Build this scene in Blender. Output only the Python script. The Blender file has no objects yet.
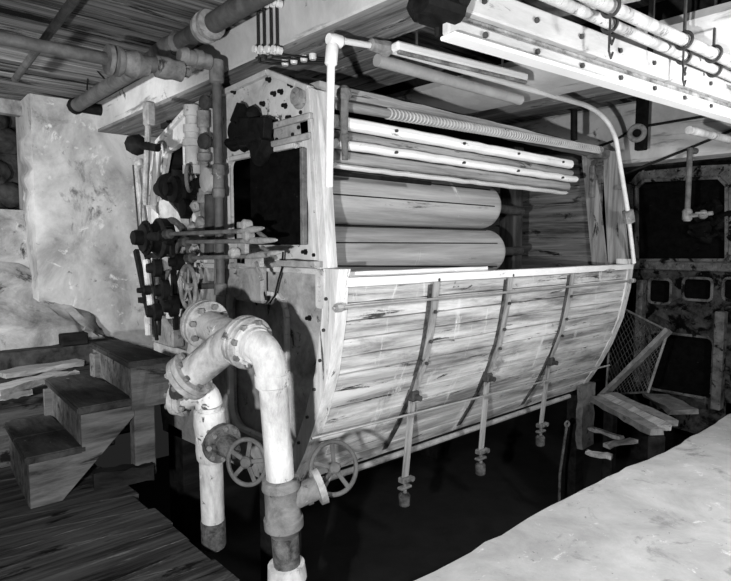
import bpy, bmesh, math, random
from mathutils import Vector as V, Matrix
random.seed(7)
C = bpy.context.scene.collection
sc = bpy.context.scene
# ------------------------------------------------------------------ camera
F = 582.0; CH = 1.55
pitch = math.atan(45/582); yaw = math.radians(47.854)
fh = V((math.cos(yaw), math.sin(yaw), 0)); rt = V((math.sin(yaw), -math.cos(yaw), 0)); zz = V((0, 0, 1))
fw = fh*math.cos(pitch) - zz*math.sin(pitch); up = fh*math.sin(pitch) + zz*math.cos(pitch)
cam = bpy.data.cameras.new('camera'); co = bpy.data.objects.new('camera', cam); C.objects.link(co)
cam.sensor_fit = 'HORIZONTAL'; cam.sensor_width = 36; cam.lens = F/731*36; cam.clip_start = .02
m = Matrix.Identity(4)
for i in range(3):
    m[i][0] = rt[i]; m[i][1] = up[i]; m[i][2] = -fw[i]
m.translation = V((0, 0, CH)); co.matrix_world = m
sc.camera = co
def P(x, y, X=None, Y=None, Z=None, D=None):
    """a point of the place, seen at a pixel, on the plane X=, Y= or Z= (or at a distance D)"""
    d = fw + rt*((x-365.5)/F) - up*((y-290.5)/F)
    o = V((0, 0, CH))
    if X is not None: t = X/d.x
    elif Y is not None: t = Y/d.y
    elif Z is not None: t = (Z-CH)/d.z
    else: t = D
    return o + d*t
# ------------------------------------------------------------------ materials
def mat(name, a, b, scale=(3, 3, 3), rough=.8, metal=0, bump=.15, spot=None, detail=12, lo=.35, hi=.65, spec=.3):
    M = bpy.data.materials.new(name); M.use_nodes = True
    n = M.node_tree.nodes; l = M.node_tree.links
    bs = n['Principled BSDF']; bs.inputs['Roughness'].default_value = rough; bs.inputs['Metallic'].default_value = metal
    bs.inputs['Specular IOR Level'].default_value = spec
    tc = n.new('ShaderNodeTexCoord')
    def noise(s, det, dist=0.):
        mp = n.new('ShaderNodeMapping'); mp.inputs['Scale'].default_value = s
        l.new(tc.outputs['Object'], mp.inputs['Vector'])
        t = n.new('ShaderNodeTexNoise'); t.inputs['Scale'].default_value = 1; t.inputs['Detail'].default_value = det
        t.inputs['Roughness'].default_value = .70; t.inputs['Distortion'].default_value = dist
        l.new(mp.outputs[0], t.inputs['Vector']); return t
    t = noise(scale, detail, .3)
    r = n.new('ShaderNodeValToRGB')
    r.color_ramp.elements[0].position = lo; r.color_ramp.elements[1].position = hi
    r.color_ramp.elements[0].color = (a, a, a, 1); r.color_ramp.elements[1].color = (b, b, b, 1)
    l.new(t.outputs['Fac'], r.inputs['Fac'])
    out = r.outputs['Color']; h = t.outputs['Fac']
    for sp in ([spot] if spot and not isinstance(spot, list) else (spot or [])):
        c, s, th, wd = sp
        t2 = noise(s, 12, .5)
        r2 = n.new('ShaderNodeValToRGB'); r2.color_ramp.elements[0].position = th; r2.color_ramp.elements[1].position = th+wd
        l.new(t2.outputs['Fac'], r2.inputs['Fac'])
        mx = n.new('ShaderNodeMix'); mx.data_type = 'RGBA'
        l.new(r2.outputs['Color'], mx.inputs[0]); l.new(out, mx.inputs[6]); mx.inputs[7].default_value = (c, c, c, 1)
        out = mx.outputs[2]
    l.new(out, bs.inputs['Base Color'])
    if bump:
        bp = n.new('ShaderNodeBump'); bp.inputs['Strength'].default_value = bump; bp.inputs['Distance'].default_value = .02
        l.new(h, bp.inputs['Height']); l.new(bp.outputs[0], bs.inputs['Normal'])
    return M
M = {
 'plaster': mat('plaster', .24, .56, (2.2, 2.2, 1.8), .95, bump=.4, spot=[(.15, (2.6, 2.6, 1.6), .60, .08), (.14, (9, 9, 9), .62, .05), (.62, (4, 4, 4), .59, .06)]),
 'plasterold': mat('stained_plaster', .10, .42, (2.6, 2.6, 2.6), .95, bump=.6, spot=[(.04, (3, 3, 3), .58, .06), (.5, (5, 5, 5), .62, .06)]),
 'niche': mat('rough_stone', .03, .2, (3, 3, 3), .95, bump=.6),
 'ledge': mat('dark_masonry', .008, .06, (5, 5, 5), .95, bump=.6, spec=.1),
 'concrete': mat('concrete', .34, .52, (2.2, 2.2, 2.2), .95, bump=.7, spot=[(.08, (24, 24, 24), .65, .03), (.25, (3.5, 4.3, 1), .57, .10), (.60, (9, 9, 9), .61, .04)], spec=.1),
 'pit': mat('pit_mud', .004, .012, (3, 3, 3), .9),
 'floor': mat('floor_planks', .004, .06, (1.0, 18, 18), .9, bump=.5, spot=[(.16, (1.6, 22, 9), .60, .06), (.002, (1.5, 6, 6), .57, .06)], spec=.12),
 'ceil': mat('ceiling_planks', .012, .25, (.7, 18, 18), .9, bump=.5, spot=[(.006, (.6, 6, 6), .54, .06), (.32, (1.2, 24, 24), .62, .05)], spec=.1),
 'beamw': mat('whitewashed_beam', .40, .66, (1.5, 1.5, 1.5), .95, bump=.3, spot=[(.20, (5, 1.0, 9), .58, .08), (.12, (3, 3, 3), .63, .05)]),
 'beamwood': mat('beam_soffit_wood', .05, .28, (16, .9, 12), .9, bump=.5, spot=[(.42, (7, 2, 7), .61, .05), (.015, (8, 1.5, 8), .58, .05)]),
 'iron': mat('dark_iron', .018, .07, (9, 9, 9), .65, .0, .3, spec=.2),
 'black': mat('black_iron', .002, .012, (9, 9, 9), .7, .0, .25, spec=.08),
 'grey': mat('grey_iron', .07, .20, (8, 8, 8), .7, .0, .35, spot=[(.025, (7, 7, 7), .59, .06), (.32, (14, 14, 14), .64, .04)], spec=.2),
 'flange': mat('weathered_flange', .13, .34, (10, 10, 10), .75, .0, .35, spot=[(.05, (7, 7, 7), .59, .06), (.5, (9, 9, 9), .64, .05)], spec=.2),
 'tee': mat('worn_tee', .12, .34, (9, 9, 6), .65, .0, .35, spot=[(.50, (12, 12, 12), .62, .04), (.04, (8, 8, 8), .62, .05)], spec=.3),
 'wpipe': mat('whitewashed_pipe', .26, .54, (9, 9, 4), .85, 0, .45, spot=[(.15, (11, 11, 6), .59, .06), (.05, (18, 18, 10), .63, .03), (.62, (8, 8, 8), .62, .04)]),
 'rust': mat('rusty_iron', .012, .13, (14, 14, 14), .9, 0, .7, spec=.1),
 'cream': mat('cream_painted_iron', .34, .58, (4, 4, 4), .8, 0, .3, spot=[(.07, (8, 8, 8), .60, .04), (.2, (3, 3, 5), .60, .08)]),
 'creamold': mat('stained_painted_iron', .16, .42, (5, 5, 5), .85, 0, .4, spot=[(.03, (7, 7, 7), .60, .06)]),
 'white': mat('white_paint', .66, .84, (3, 12, 12), .75, 0, .25, spot=[(.2, (3, 16, 16), .62, .05)]),
 'whitepost': mat('white_post_paint', .34, .74, (12, 12, 1.6), .85, 0, .4, spot=[(.07, (14, 14, 2.2), .59, .05)]),
 'tub': mat('tub_planks', .16, .66, (.7, 3, 9), .9, 0, .4, spot=[(.22, (1.1, 2.2, 2.6), .54, .10), (.04, (1.6, 3, 20), .60, .05), (.70, (7, 1.2, 2.0), .585, .10), (.02, (3, 5, 8), .64, .04)], lo=.36, hi=.60, spec=.15),
 'oldwood': mat('weathered_wood', .12, .36, (.9, 16, 16), .9, 0, .5, spot=[(.03, (2, 14, 14), .60, .05)], spec=.15),
 'oldwoodz': mat('weathered_post_wood', .12, .40, (16, 16, .9), .9, 0, .5, spot=[(.03, (12, 12, 2), .60, .05)], spec=.15),
 'roller': mat('roller_wood', .18, .40, (.6, 9, 9), .8, 0, .25, spot=[(.62, (5, .8, .8), .63, .05), (.07, (.9, 6, 6), .61, .05)], spec=.2),
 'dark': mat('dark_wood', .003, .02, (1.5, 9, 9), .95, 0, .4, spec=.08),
 'darkz': mat('dark_post_wood', .015, .07, (9, 9, 1.2), .9, 0, .4, spec=.1),
 'stair': mat('stair_wood', .025, .12, (1.8, 12, 12), .9, 0, .5, spot=[(.28, (6, 6, 6), .69, .04), (.006, (2.5, 5, 7), .57, .06)], spec=.12),
 'tread': mat('stair_tread', .006, .045, (9, 2.2, 9), .95, 0, .7, spot=[(.16, (14, 9, 9), .65, .04)], spec=.1),
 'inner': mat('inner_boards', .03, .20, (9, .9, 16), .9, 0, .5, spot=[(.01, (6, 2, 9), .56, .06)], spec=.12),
 'panel': mat('black_panel', .001, .005, (5, 14, 20), .8, 0, .2, spot=[(.03, (20, 20, 40), .66, .03)], spec=.05),
 'channel': mat('white_channel_paint', .36, .56, (1.2, 6, 6), .85, 0, .3, spot=[(.14, (3, 14, 14), .60, .05), (.2, (8, 8, 8), .64, .04)]),
 'channelold': mat('flaking_channel_paint', .05, .40, (9, 14, 14), .9, 0, .5),
 'pipeiron': mat('painted_iron_pipe', .045, .11, (9, 9, 9), .6, 0, .25, spot=(.02, (7, 7, 7), .64, .05), spec=.25),
 'pipegrey': mat('grey_pipe_paint', .24, .34, (5, 5, 5), .6, 0, .1),
 'steel': mat('worn_steel_rod', .25, .45, (3, 3, 3), .5, .4, .1),
 'cable': mat('black_cable', .006, .015, (5, 5, 5), .7),
 'porcelain': mat('porcelain', .6, .8, (5, 5, 5), .3, 0, .05),
 'machine2': mat('second_machine_paint', .004, .07, (7, 7, 7), .9, 0, .5, spot=[(.002, (5, 5, 5), .50, .06), (.25, (9, 9, 14), .66, .04)], spec=.06),
 'machine2rim': mat('second_machine_rim', .03, .17, (6, 6, 6), .9, 0, .4, spot=[(.005, (9, 9, 9), .55, .05)], spec=.1),
 'bright': mat('bright_enamel', .82, .88, (3, 3, 3), .5, 0, .03),
}
# ------------------------------------------------------------------ mesh builder
OFF = {}
def basis(d):
    d = V(d).normalized()
    a = V((0, 0, 1)) if abs(d.z) < .9 else V((1, 0, 0))
    s = d.cross(a).normalized(); t = s.cross(d).normalized()
    return d, s, t
class MB:
    def __init__(s): s.b = bmesh.new()
    def box(s, lo, hi, bev=.006):
        lo, hi = V(lo), V(hi)
        for k in range(3):
            if lo[k] > hi[k]: lo[k], hi[k] = hi[k], lo[k]
        mt = Matrix.Translation((lo+hi)/2) @ Matrix.Diagonal((*(hi-lo), 1))
        r = bmesh.ops.create_cube(s.b, size=1, matrix=mt)
        if bev:
            es = {e for v in r['verts'] for e in v.link_edges}
            bmesh.ops.bevel(s.b, geom=list(es), offset=min(bev, min(hi-lo)*.3), segments=1, affect='EDGES')
        return s
    def obox(s, c, ax, ay, az, size, bev=.005):
        mt = Matrix.Identity(4)
        for i in range(3):
            mt[i][0] = ax[i]*size[0]; mt[i][1] = ay[i]*size[1]; mt[i][2] = az[i]*size[2]
        mt.translation = c
        r = bmesh.ops.create_cube(s.b, size=1, matrix=mt)
        if bev:
            es = {e for v in r['verts'] for e in v.link_edges}
            bmesh.ops.bevel(s.b, geom=list(es), offset=min(bev, min(size)*.3), segments=1, affect='EDGES')
        return s
    def bar(s, p0, p1, w, h, upv=(0, 0, 1), bev=.004):
        p0, p1 = V(p0), V(p1); d = (p1-p0); L = d.length; d = d/L
        u = V(upv) - d*V(upv).dot(d); u.normalize(); w_ = d.cross(u)
        return s.obox((p0+p1)/2, d, w_, u, (L, w, h), bev)
    def board(s, p0, p1, w, h, upv=(0, 0, 1), jit=.006, n=8):
        """a long worn board with uneven edges"""
        p0, p1 = V(p0), V(p1); d = (p1-p0).normalized()
        u = V(upv) - d*V(upv).dot(d); u.normalize(); q = d.cross(u)
        rings = []
        for i in range(n+1):
            c = p0.lerp(p1, i/n); j = lambda: random.uniform(-jit, jit)
            rings.append([s.b.verts.new(c + q*(a*w/2+j()) + u*(b*h/2+j()*.6)) for a, b in ((-1, -1), (1, -1), (1, 1), (-1, 1))])
        for a, b in zip(rings, rings[1:]):
            for k in range(4): s.b.faces.new((a[k], a[(k+1) % 4], b[(k+1) % 4], b[k]))
        s.b.faces.new(rings[0][::-1]); s.b.faces.new(rings[-1]); return s
    def tube(s, pts, r, seg=14, cap=True):
        pts = [V(p) for p in pts]
        rr = r if isinstance(r, (list, tuple)) else [r]*len(pts)
        d0 = (pts[1]-pts[0]).normalized(); _, a, _ = basis(d0); rings = []
        for i, p in enumerate(pts):
            d = ((pts[min(i+1, len(pts)-1)]-p).normalized() + (p-pts[max(i-1, 0)]).normalized())
            d = d.normalized() if d.length > 1e-6 else d0
            a = (a - d*a.dot(d)).normalized(); b = d.cross(a)
            rings.append([s.b.verts.new(p + (a*math.cos(2*math.pi*k/seg)+b*math.sin(2*math.pi*k/seg))*rr[i]) for k in range(seg)])
        for x, y in zip(rings, rings[1:]):
            for k in range(seg): s.b.faces.new((x[k], x[(k+1) % seg], y[(k+1) % seg], y[k]))
        if cap: s.b.faces.new(rings[0][::-1]); s.b.faces.new(rings[-1])
        return s
    def cyl(s, p0, p1, r, seg=18, r2=None):
        return s.tube([p0, p1], [r, r if r2 is None else r2], seg)
    def lathe(s, c, d, prof, seg=24):
        """prof: (along, radius) pairs on axis d from c"""
        d, a, b = basis(d); c = V(c); rings = []
        for t, r in prof:
            rings.append([s.b.verts.new(c + d*t + (a*math.cos(2*math.pi*k/seg)+b*math.sin(2*math.pi*k/seg))*max(r, 1e-4)) for k in range(seg)])
        for x, y in zip(rings, rings[1:]):
            for k in range(seg): s.b.faces.new((x[k], x[(k+1) % seg], y[(k+1) % seg], y[k]))
        s.b.faces.new(rings[0][::-1]); s.b.faces.new(rings[-1]); return s
    def torus(s, c, n, R, r, seg=36, sg=10):
        n, a, b = basis(n); c = V(c); rings = []
        for i in range(seg):
            t = 2*math.pi*i/seg; e = a*math.cos(t)+b*math.sin(t)
            rings.append([s.b.verts.new(c + e*(R+r*math.cos(2*math.pi*k/sg)) + n*r*math.sin(2*math.pi*k/sg)) for k in range(sg)])
        for i in range(seg):
            x, y = rings[i], rings[(i+1) % seg]
            for k in range(sg): s.b.faces.new((x[k], x[(k+1) % sg], y[(k+1) % sg], y[k]))
        return s
    def blob(s, c, r, sc_=(1, 1, 1), jit=.15, sub=2):
        x = bmesh.ops.create_icosphere(s.b, subdivisions=sub, radius=r)
        for v in x['verts']:
            v.co = V(c) + V([v.co[k]*sc_[k]*(1+random.uniform(-jit, jit)) for k in range(3)])
        return s
    def plate(s, outer, holes, x0, x1, fr=lambda u, v, w: V((w, u, v))):
        """a plate in the YZ plane, x0..x1 thick, with holes cut right through it"""
        cu = bpy.data.curves.new('c', 'CURVE'); cu.dimensions = '2D'; cu.fill_mode = 'BOTH'; cu.extrude = abs(x1-x0)/2
        for lp in [outer]+list(holes):
            sp = cu.splines.new('POLY'); sp.points.add(len(lp)-1)
            for p, q in zip(sp.points, lp): p.co = (q[0], q[1], 0, 1)
            sp.use_cyclic_u = True
        o = bpy.data.objects.new('c', cu); C.objects.link(o)
        me = bpy.data.meshes.new_from_object(o.evaluated_get(bpy.context.evaluated_depsgraph_get()))
        k = len(s.b.verts); s.b.from_mesh(me); s.b.verts.ensure_lookup_table()
        for v in s.b.verts[k:]: v.co = fr(v.co.x, v.co.y, (x0+x1)/2 + v.co.z)
        bpy.data.objects.remove(o); bpy.data.curves.remove(cu); bpy.data.meshes.remove(me); return s
    def build(s, name, m_, parent=None, smooth=True, angle=.6, split=False):
        if split:                              # every loose piece an object of its own
            left = set(s.b.verts); out = []
            while left:
                st = [next(iter(left))]; isl = set(st)
                while st:
                    v = st.pop()
                    for e in v.link_edges:
                        w = e.other_vert(v)
                        if w not in isl: isl.add(w); st.append(w)
                left -= isl; k = MB(); mp = {v: k.b.verts.new(v.co) for v in sorted(isl, key=lambda v: v.index)}
                for f in {f for v in isl for f in v.link_faces}: k.b.faces.new([mp[v] for v in f.verts])
                out.append(k.build(name, m_, parent, smooth, angle))
            s.b.free(); return out
        off = OFF.get(parent.name, V((0, 0, 0))) if parent else None
        if parent is None:
            vs = [v.co for v in s.b.verts]
            lo = V([min(v[k] for v in vs) for k in range(3)]); hi = V([max(v[k] for v in vs) for k in range(3)])
            off = V(((lo.x+hi.x)/2, (lo.y+hi.y)/2, lo.z))
        bmesh.ops.remove_doubles(s.b, verts=s.b.verts, dist=1e-5)
        bmesh.ops.recalc_face_normals(s.b, faces=s.b.faces)
        bmesh.ops.translate(s.b, verts=s.b.verts, vec=-off)
        for f in s.b.faces: f.smooth = smooth
        if smooth:
            for e in s.b.edges:
                if len(e.link_faces) == 2 and e.calc_face_angle(0) > angle: e.smooth = False
        me = bpy.data.meshes.new(name); s.b.to_mesh(me); s.b.free()
        me.materials.append(M[m_]); o = bpy.data.objects.new(name, me); C.objects.link(o)
        if parent: o.parent = parent
        else: o.location = off
        OFF[o.name] = off
        return o
def thing(name, label, cat, loc, group=None):
    o = bpy.data.objects.new(name, None); C.objects.link(o); o.location = loc; o.empty_display_size = .1
    o['label'] = label; o['category'] = cat
    if group: o['group'] = group
    OFF[o.name] = V(loc); return o
def tag(o, label, cat, group=None):
    o['label'] = label; o['category'] = cat
    if group: o['group'] = group
    return o
def struct(mb, name, m_, **k):
    o = mb.build(name, m_, None, **k); o['kind'] = 'structure'; return o
def arc(p, q, r, n=8):
    """points of a bend at corner q between p-q and q-r ends: p, q, r are consecutive corners; returns list through the rounded corner"""
    return [p.lerp(q, t)*(1-t) + q.lerp(r, t)*t for t in [i/n for i in range(n+1)]]
def rrect(u0, u1, v0, v1, r, n=4):
    out = []
    for cx_, cy_, a0 in ((u1-r, v1-r, 0), (u0+r, v1-r, 90), (u0+r, v0+r, 180), (u1-r, v0+r, 270)):
        for i in range(n+1):
            a = math.radians(a0+90*i/n); out.append((cx_+r*math.cos(a), cy_+r*math.sin(a)))
    return out
def wheel(mb, c, n, R, r=.011, spokes=5, hub=.03):
    n = V(n).normalized(); _, a, b = basis(n); c = V(c)
    mb.torus(c, n, R, r)
    mb.lathe(c-n*.025, n, [(0, hub*.8), (.01, hub), (.04, hub), (.05, hub*.7)], 16)
    for k in range(spokes):
        t = 2*math.pi*k/spokes+.4; e = a*math.cos(t)+b*math.sin(t)
        mb.bar(c+e*hub*.6, c+e*(R-r*.4), .022, .012, n, .003)
    return mb

# ================================================================== SETTING
CZ = 3.05
mb = MB()                                    # wooden floor, boards running with the machine
y = -2.0; tn = math.tan(math.radians(15))
while y < 6.6:
    w = random.uniform(.2, .27); e = 1.30 + random.uniform(-.02, .02)
    z0, z1 = -.06, random.uniform(-.008, .0)
    vs = []
    for x_, yy in ((-2.2, y+.004), (e, y+.004), (e, y+w-.004), (-2.2, y+w-.004)):
        yc = min(max(yy - (x_-1.3)*tn, -1.5), 6.9); vs.append((x_, yc))
    lo_ = [mb.b.verts.new((*p, z0)) for p in vs]; hi_ = [mb.b.verts.new((*p, z1)) for p in vs]
    mb.b.faces.new(hi_); mb.b.faces.new(lo_[::-1])
    for i in range(4): mb.b.faces.new((lo_[i], lo_[(i+1) % 4], hi_[(i+1) % 4], hi_[i]))
    y += w
struct(mb, 'floor', 'floor', smooth=False)
mb = MB(); n = 60                            # concrete walkway with a crumbled edge
top = []
for i in range(n+1):
    x = 1.25 + i*(9.2-1.25)/n
    yy = 1.80 - .04*(x-1.85) + .025*math.sin(x*2.3) + random.uniform(-.012, .012)
    top.append((x, yy))
tv = [mb.b.verts.new((x, y_, random.uniform(-.012, -.002))) for x, y_ in top]
t1 = [mb.b.verts.new((x, y_-.05, 0)) for x, y_ in top]
t0 = [mb.b.verts.new((x, -1.5, 0)) for x, y_ in top]
bv = [mb.b.verts.new((x, y_-.03, -1.1)) for x, y_ in top]
for i in range(n):
    mb.b.faces.new((t0[i], t0[i+1], t1[i+1], t1[i])); mb.b.faces.new((t1[i], t1[i+1], tv[i+1], tv[i])); mb.b.faces.new((tv[i], tv[i+1], bv[i+1], bv[i]))
struct(mb, 'floor_walkway', 'concrete')
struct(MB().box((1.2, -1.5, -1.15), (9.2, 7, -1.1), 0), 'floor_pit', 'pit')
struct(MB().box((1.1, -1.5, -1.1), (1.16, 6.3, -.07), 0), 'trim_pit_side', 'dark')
mb = MB()                                    # boarded ceiling
y = -1.5
while y < 7:
    w = random.uniform(.16, .24)
    mb.box((-2.2, y+.004, CZ+random.uniform(0, .012)), (9.2, y+w-.004, CZ+.04), .004); y += w
mb.box((-2.2, -1.5, CZ+.04), (9.2, 7, CZ+.06), 0)
struct(mb, 'ceiling', 'ceil', smooth=False)
# ceiling beams across the room
mb = MB().box((2.10, -1.5, 2.77), (2.42, 6.6, CZ+.01), .02); struct(mb, 'trim_beam_1', 'beamw')
mb = MB()
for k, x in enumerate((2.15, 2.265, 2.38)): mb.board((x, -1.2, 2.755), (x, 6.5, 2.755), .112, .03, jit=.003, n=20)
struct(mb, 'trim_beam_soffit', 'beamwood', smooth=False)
mb = MB(); prof2 = [(3.66, 2.87), (3.64, 2.82), (3.69, 2.76), (3.80, 2.72), (3.95, 2.70), (4.16, 2.70), (4.20, 2.74), (4.2, 2.87)]
mb.plate(prof2, [], -1.5, 6.6, lambda u, v, w: V((u, w, v))); struct(mb, 'trim_beam_2', 'beamw')
struct(MB().box((3.85, -1.5, 2.865), (4.1, 6.6, CZ+.01), .01), 'trim_beam_core', 'dark')
mb = MB()
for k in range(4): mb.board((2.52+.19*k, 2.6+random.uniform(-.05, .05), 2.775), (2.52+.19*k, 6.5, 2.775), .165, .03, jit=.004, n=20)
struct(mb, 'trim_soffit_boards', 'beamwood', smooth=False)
mb = MB().box((6.25, -1.5, 2.42), (6.6, 6.6, CZ+.01), .03); struct(mb, 'trim_beam_3', 'beamw')
mb = MB().box((5.0, -1.5, 2.86), (5.3, 6.6, CZ+.01), .02); struct(mb, 'trim_beam_4', 'beamwood')
# back wall: pier, recess with a dark hollow, ledge
Yw = 6.6
xl = P(30, 150, Y=Yw).x
mb = MB()
nx, nz = 40, 26; g = []
for i in range(nx+1):
    row = []
    for k in range(nz+1):
        x = xl + (9.2-xl)*(i/nx)**1.6; z_ = -.1 + (CZ+.1)*k/nz
        row.append(mb.b.verts.new((x + (random.uniform(-.04, .04) if i == 0 else 0), Yw + random.uniform(-.012, .012) + (.05 if i == 0 else 0), z_)))
    g.append(row)
for i in range(nx):
    for k in range(nz): mb.b.faces.new((g[i][k], g[i+1][k], g[i+1][k+1], g[i][k+1]))
e0 = [mb.b.verts.new((xl+.03, 7.3, -.1+(CZ+.1)*k/nz)) for k in range(nz+1)]
for k in range(nz): mb.b.faces.new((g[0][k], g[0][k+1], e0[k+1], e0[k]))
struct(mb, 'wall_back', 'plaster')
Yr = 7.0
hx = P(27, 150, Y=Yr).x; hz0 = P(10, 205, Y=Yr).z
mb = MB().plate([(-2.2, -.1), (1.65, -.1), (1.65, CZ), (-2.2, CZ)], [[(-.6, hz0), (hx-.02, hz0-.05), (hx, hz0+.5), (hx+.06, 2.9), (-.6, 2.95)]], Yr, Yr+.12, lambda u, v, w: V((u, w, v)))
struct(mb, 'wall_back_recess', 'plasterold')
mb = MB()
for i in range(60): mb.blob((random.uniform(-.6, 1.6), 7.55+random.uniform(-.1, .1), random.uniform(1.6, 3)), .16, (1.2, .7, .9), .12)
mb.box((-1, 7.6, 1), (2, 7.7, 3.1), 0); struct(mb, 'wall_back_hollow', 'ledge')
mb = MB()                                    # sloping plastered buttress at the foot of the wall
a = P(0, 262, Y=6.85); b_ = P(98, 318, Y=6.35)
pts = [(-2.2, Yr, a.z+.1), (xl-.1, Yr, a.z), (b_.x, Yw, b_.z+.05), (b_.x+.15, Yw, .5), (b_.x+.15, 6.25, .5), (b_.x-.25, 6.2, .57), (-2.2, 6.2, .57), (-2.2, Yr, .5), (xl-.1, Yr, .5)]
v = [mb.b.verts.new(p) for p in pts]
for f in ((0, 1, 5, 6), (1, 2, 5), (2, 3, 4, 5), (0, 6, 7), (1, 8, 3, 2)): mb.b.faces.new([v[i] for i in f])
bmesh.ops.subdivide_edges(mb.b, edges=mb.b.edges, cuts=6, use_grid_fill=True)
for q in mb.b.verts: q.co += V([random.uniform(-.035, .035) for _ in range(3)])
struct(mb, 'wall_buttress', 'plasterold')
mb = MB().box((-2.2, 6.0, -.05), (2.1, 6.6, .58), .03); struct(mb, 'trim_ledge', 'ledge')
struct(MB().box((-2.2, 4.95, -.05), (2.0, 6.0, .40), .03), 'floor_raised', 'floor')
struct(MB().box((9.2, -1.5, -1.1), (9.3, 7, 3.1), 0), 'wall_right', 'ledge')
struct(MB().box((-2.3, -1.5, -.1), (-2.2, 7, 3.1), 0), 'wall_left', 'ledge')
struct(MB().box((-2.3, -1.6, -1.1), (9.3, -1.5, 3.1), 0), 'wall_near', 'ledge')

# ================================================================== WASHING MACHINE
XN, XF = 2.08, 5.75
wm = thing('washing_machine', 'large wooden tub washing machine with white iron end frame beside the concrete walkway', 'machine', (3.9, 3.6, -1.1))
prof = [(2.49, 1.33), (2.51, 1.13), (2.57, .83), (2.67, .56), (2.80, .30), (2.95, .06)]   # tub front, Y and Z
def pr(z):
    for (y0, z0), (y1, z1) in zip(prof, prof[1:]):
        if z >= z1: return y0 + (y1-y0)*(z0-z)/(z0-z1)
    return prof[-1][0]
# curved tub front of planks
mb = MB(); N = 12; zs = [1.33 - (1.27)*k/N for k in range(N+1)]
for k in range(N):
    za, zb = zs[k], zs[k+1]+.004; ya, yb = pr(za), pr(zb); j = random.uniform(-.004, .004)
    pa, pb = V((0, ya+j+.02, za)), V((0, yb+j+.02, zb)); d = (pb-pa); nrm = V((0, -d.z, d.y)).normalized()
    if nrm.y > 0: nrm = -nrm
    mb.board(V((XN+.03, 0, 0))+(pa+pb)/2, V((XF-.06, 0, 0))+(pa+pb)/2, d.length*.965, .045, nrm, .003, 24)
tub = mb.build('tub_front', 'tub', wm, smooth=False)
MB().board((XN+.02, 2.50, 1.345), (XF-.02, 2.50, 1.345), .10, .05, jit=.003, n=14).build('tub_rim', 'white', wm, smooth=False)
MB().board((XN+.1, 2.62, 1.37), (3.55, 2.62, 1.37), .09, .05, jit=.003, n=10).build('inner_rail', 'white', wm, smooth=False)
MB().tube([(XN-.02, 2.93, .02), (XF-.3, 2.93, .02)], .022, 10).build('bottom_rail', 'creamold', wm)
# end rims (near and far): curved white iron strips
def rim(x0, x1, name):
    out = [(p[0]-.012, p[1]) for p in prof]; inn = [(p[0]+.11, p[1]-.01) for p in prof][::-1]
    out = [(2.46, 1.42)]+out; inn = inn+[(2.60, 1.42)]
    return MB().plate(out+inn, [], x0, x1).build(name, 'whitepost', wm)
rim(XN-.05, XN+.035, 'end_rim'); rim(XF-.06, XF+.05, 'end_rim')
# straps with bottom clamps
for sx, bx, by in ((437, 405, 478), (511, 481, 450), (573, 541, 424)):
    x = P(sx, 288, Y=2.47).x; bt = P(bx, by, X=x)
    pts = [V((x, 2.47, 1.36))]+[V((x, pr(z)-.016-.0*(1.2-z), z)) for z in (1.15, .95, .8)]
    pts.append(V((x, (pr(.55)*.6+bt.y*.4)-.02, .5))); pts.append(V((x, bt.y, bt.z)))
    mb = MB()
    for a, b in zip(pts, pts[1:]): mb.bar(a, b + (b-a).normalized()*.006, .062, .012, (0, -1, .2), .002)
    st = mb.build('strap', 'oldwoodz', wm)
    mb = MB()
    for a in pts[:-2]: mb.cyl(a+V((.0, -.004, -.03)), a+V((0, -.02, -.03)), .012, 8)
    mb.build('bolt', 'iron', st, split=True)
    # narrow dark strip along the tub curve, set left of the strap
    zz_ = [1.30-k*.1 for k in range(13)]
    mb = MB()
    for a, b in zip(zz_, zz_[1:]):
        mb.bar((x-.035, pr(a)-.006, a), (x-.035, pr(b)-.006, b), .05, .012, (0, -1, .2), .002)
    mb.build('tub_strip', 'rust', wm)
    MB().box((x-.05, pr(.55)-.05, .50), (x+.02, pr(.55)+.01, .57), .01).cyl((x-.02, pr(.55)-.09, .53), (x-.02, pr(.55), .53), .02, 8).build('bracket', 'iron', wm)
    mb = MB(); c = bt
    mb.box(c+V((-.045, -.03, -.03)), c+V((.045, .03, .01)), .008)
    mb.cyl(c+V((0, 0, -.11)), c+V((0, 0, -.03)), .013, 10)
    mb.box(c+V((-.055, -.025, -.075)), c+V((.05, .025, -.055)), .006)
    mb.cyl(c+V((.03, -.02, .0)), c+V((.03, -.05, .0)), .02, 8)
    cl = mb.build('clamp', 'grey', wm)
    MB().lathe(c+V((-.005, 0, -.2)), (0, 0, 1), [(0, .03), (.01, .04), (.08, .042), (.095, .03)], 12).build('cup', 'rust', cl)
# rods across the tub
zr = P(338, 308, Y=2.45).z; q = P(634, 285, Y=2.45)
MB().tube([(XN-.1, 2.452, zr), (q.x, 2.452, zr)], .009, 8).cyl((q.x-.04, 2.452, zr), (q.x+.0, 2.452, zr), .022, 8).cyl((XN-.08, 2.452, zr), (XN-.04, 2.452, zr), .025, 8).build('tie_rod', 'steel', wm)
a = P(310, 438, Y=2.6); b_ = P(608, 365, Y=2.6)
MB().tube([(a.x, 2.585, a.z), (b_.x, 2.585, b_.z)], .008, 8).build('tie_rod', 'steel', wm)
# bolts on near rim
mb = MB()
for k in range(7):
    z = 1.25-k*.18; y = pr(z)+.05
    mb.cyl((XN-.062, y+.02, z), (XN-.05, y+.02, z), .010, 8)
mb.build('rim_bolt', 'iron', wm, split=True)
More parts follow.
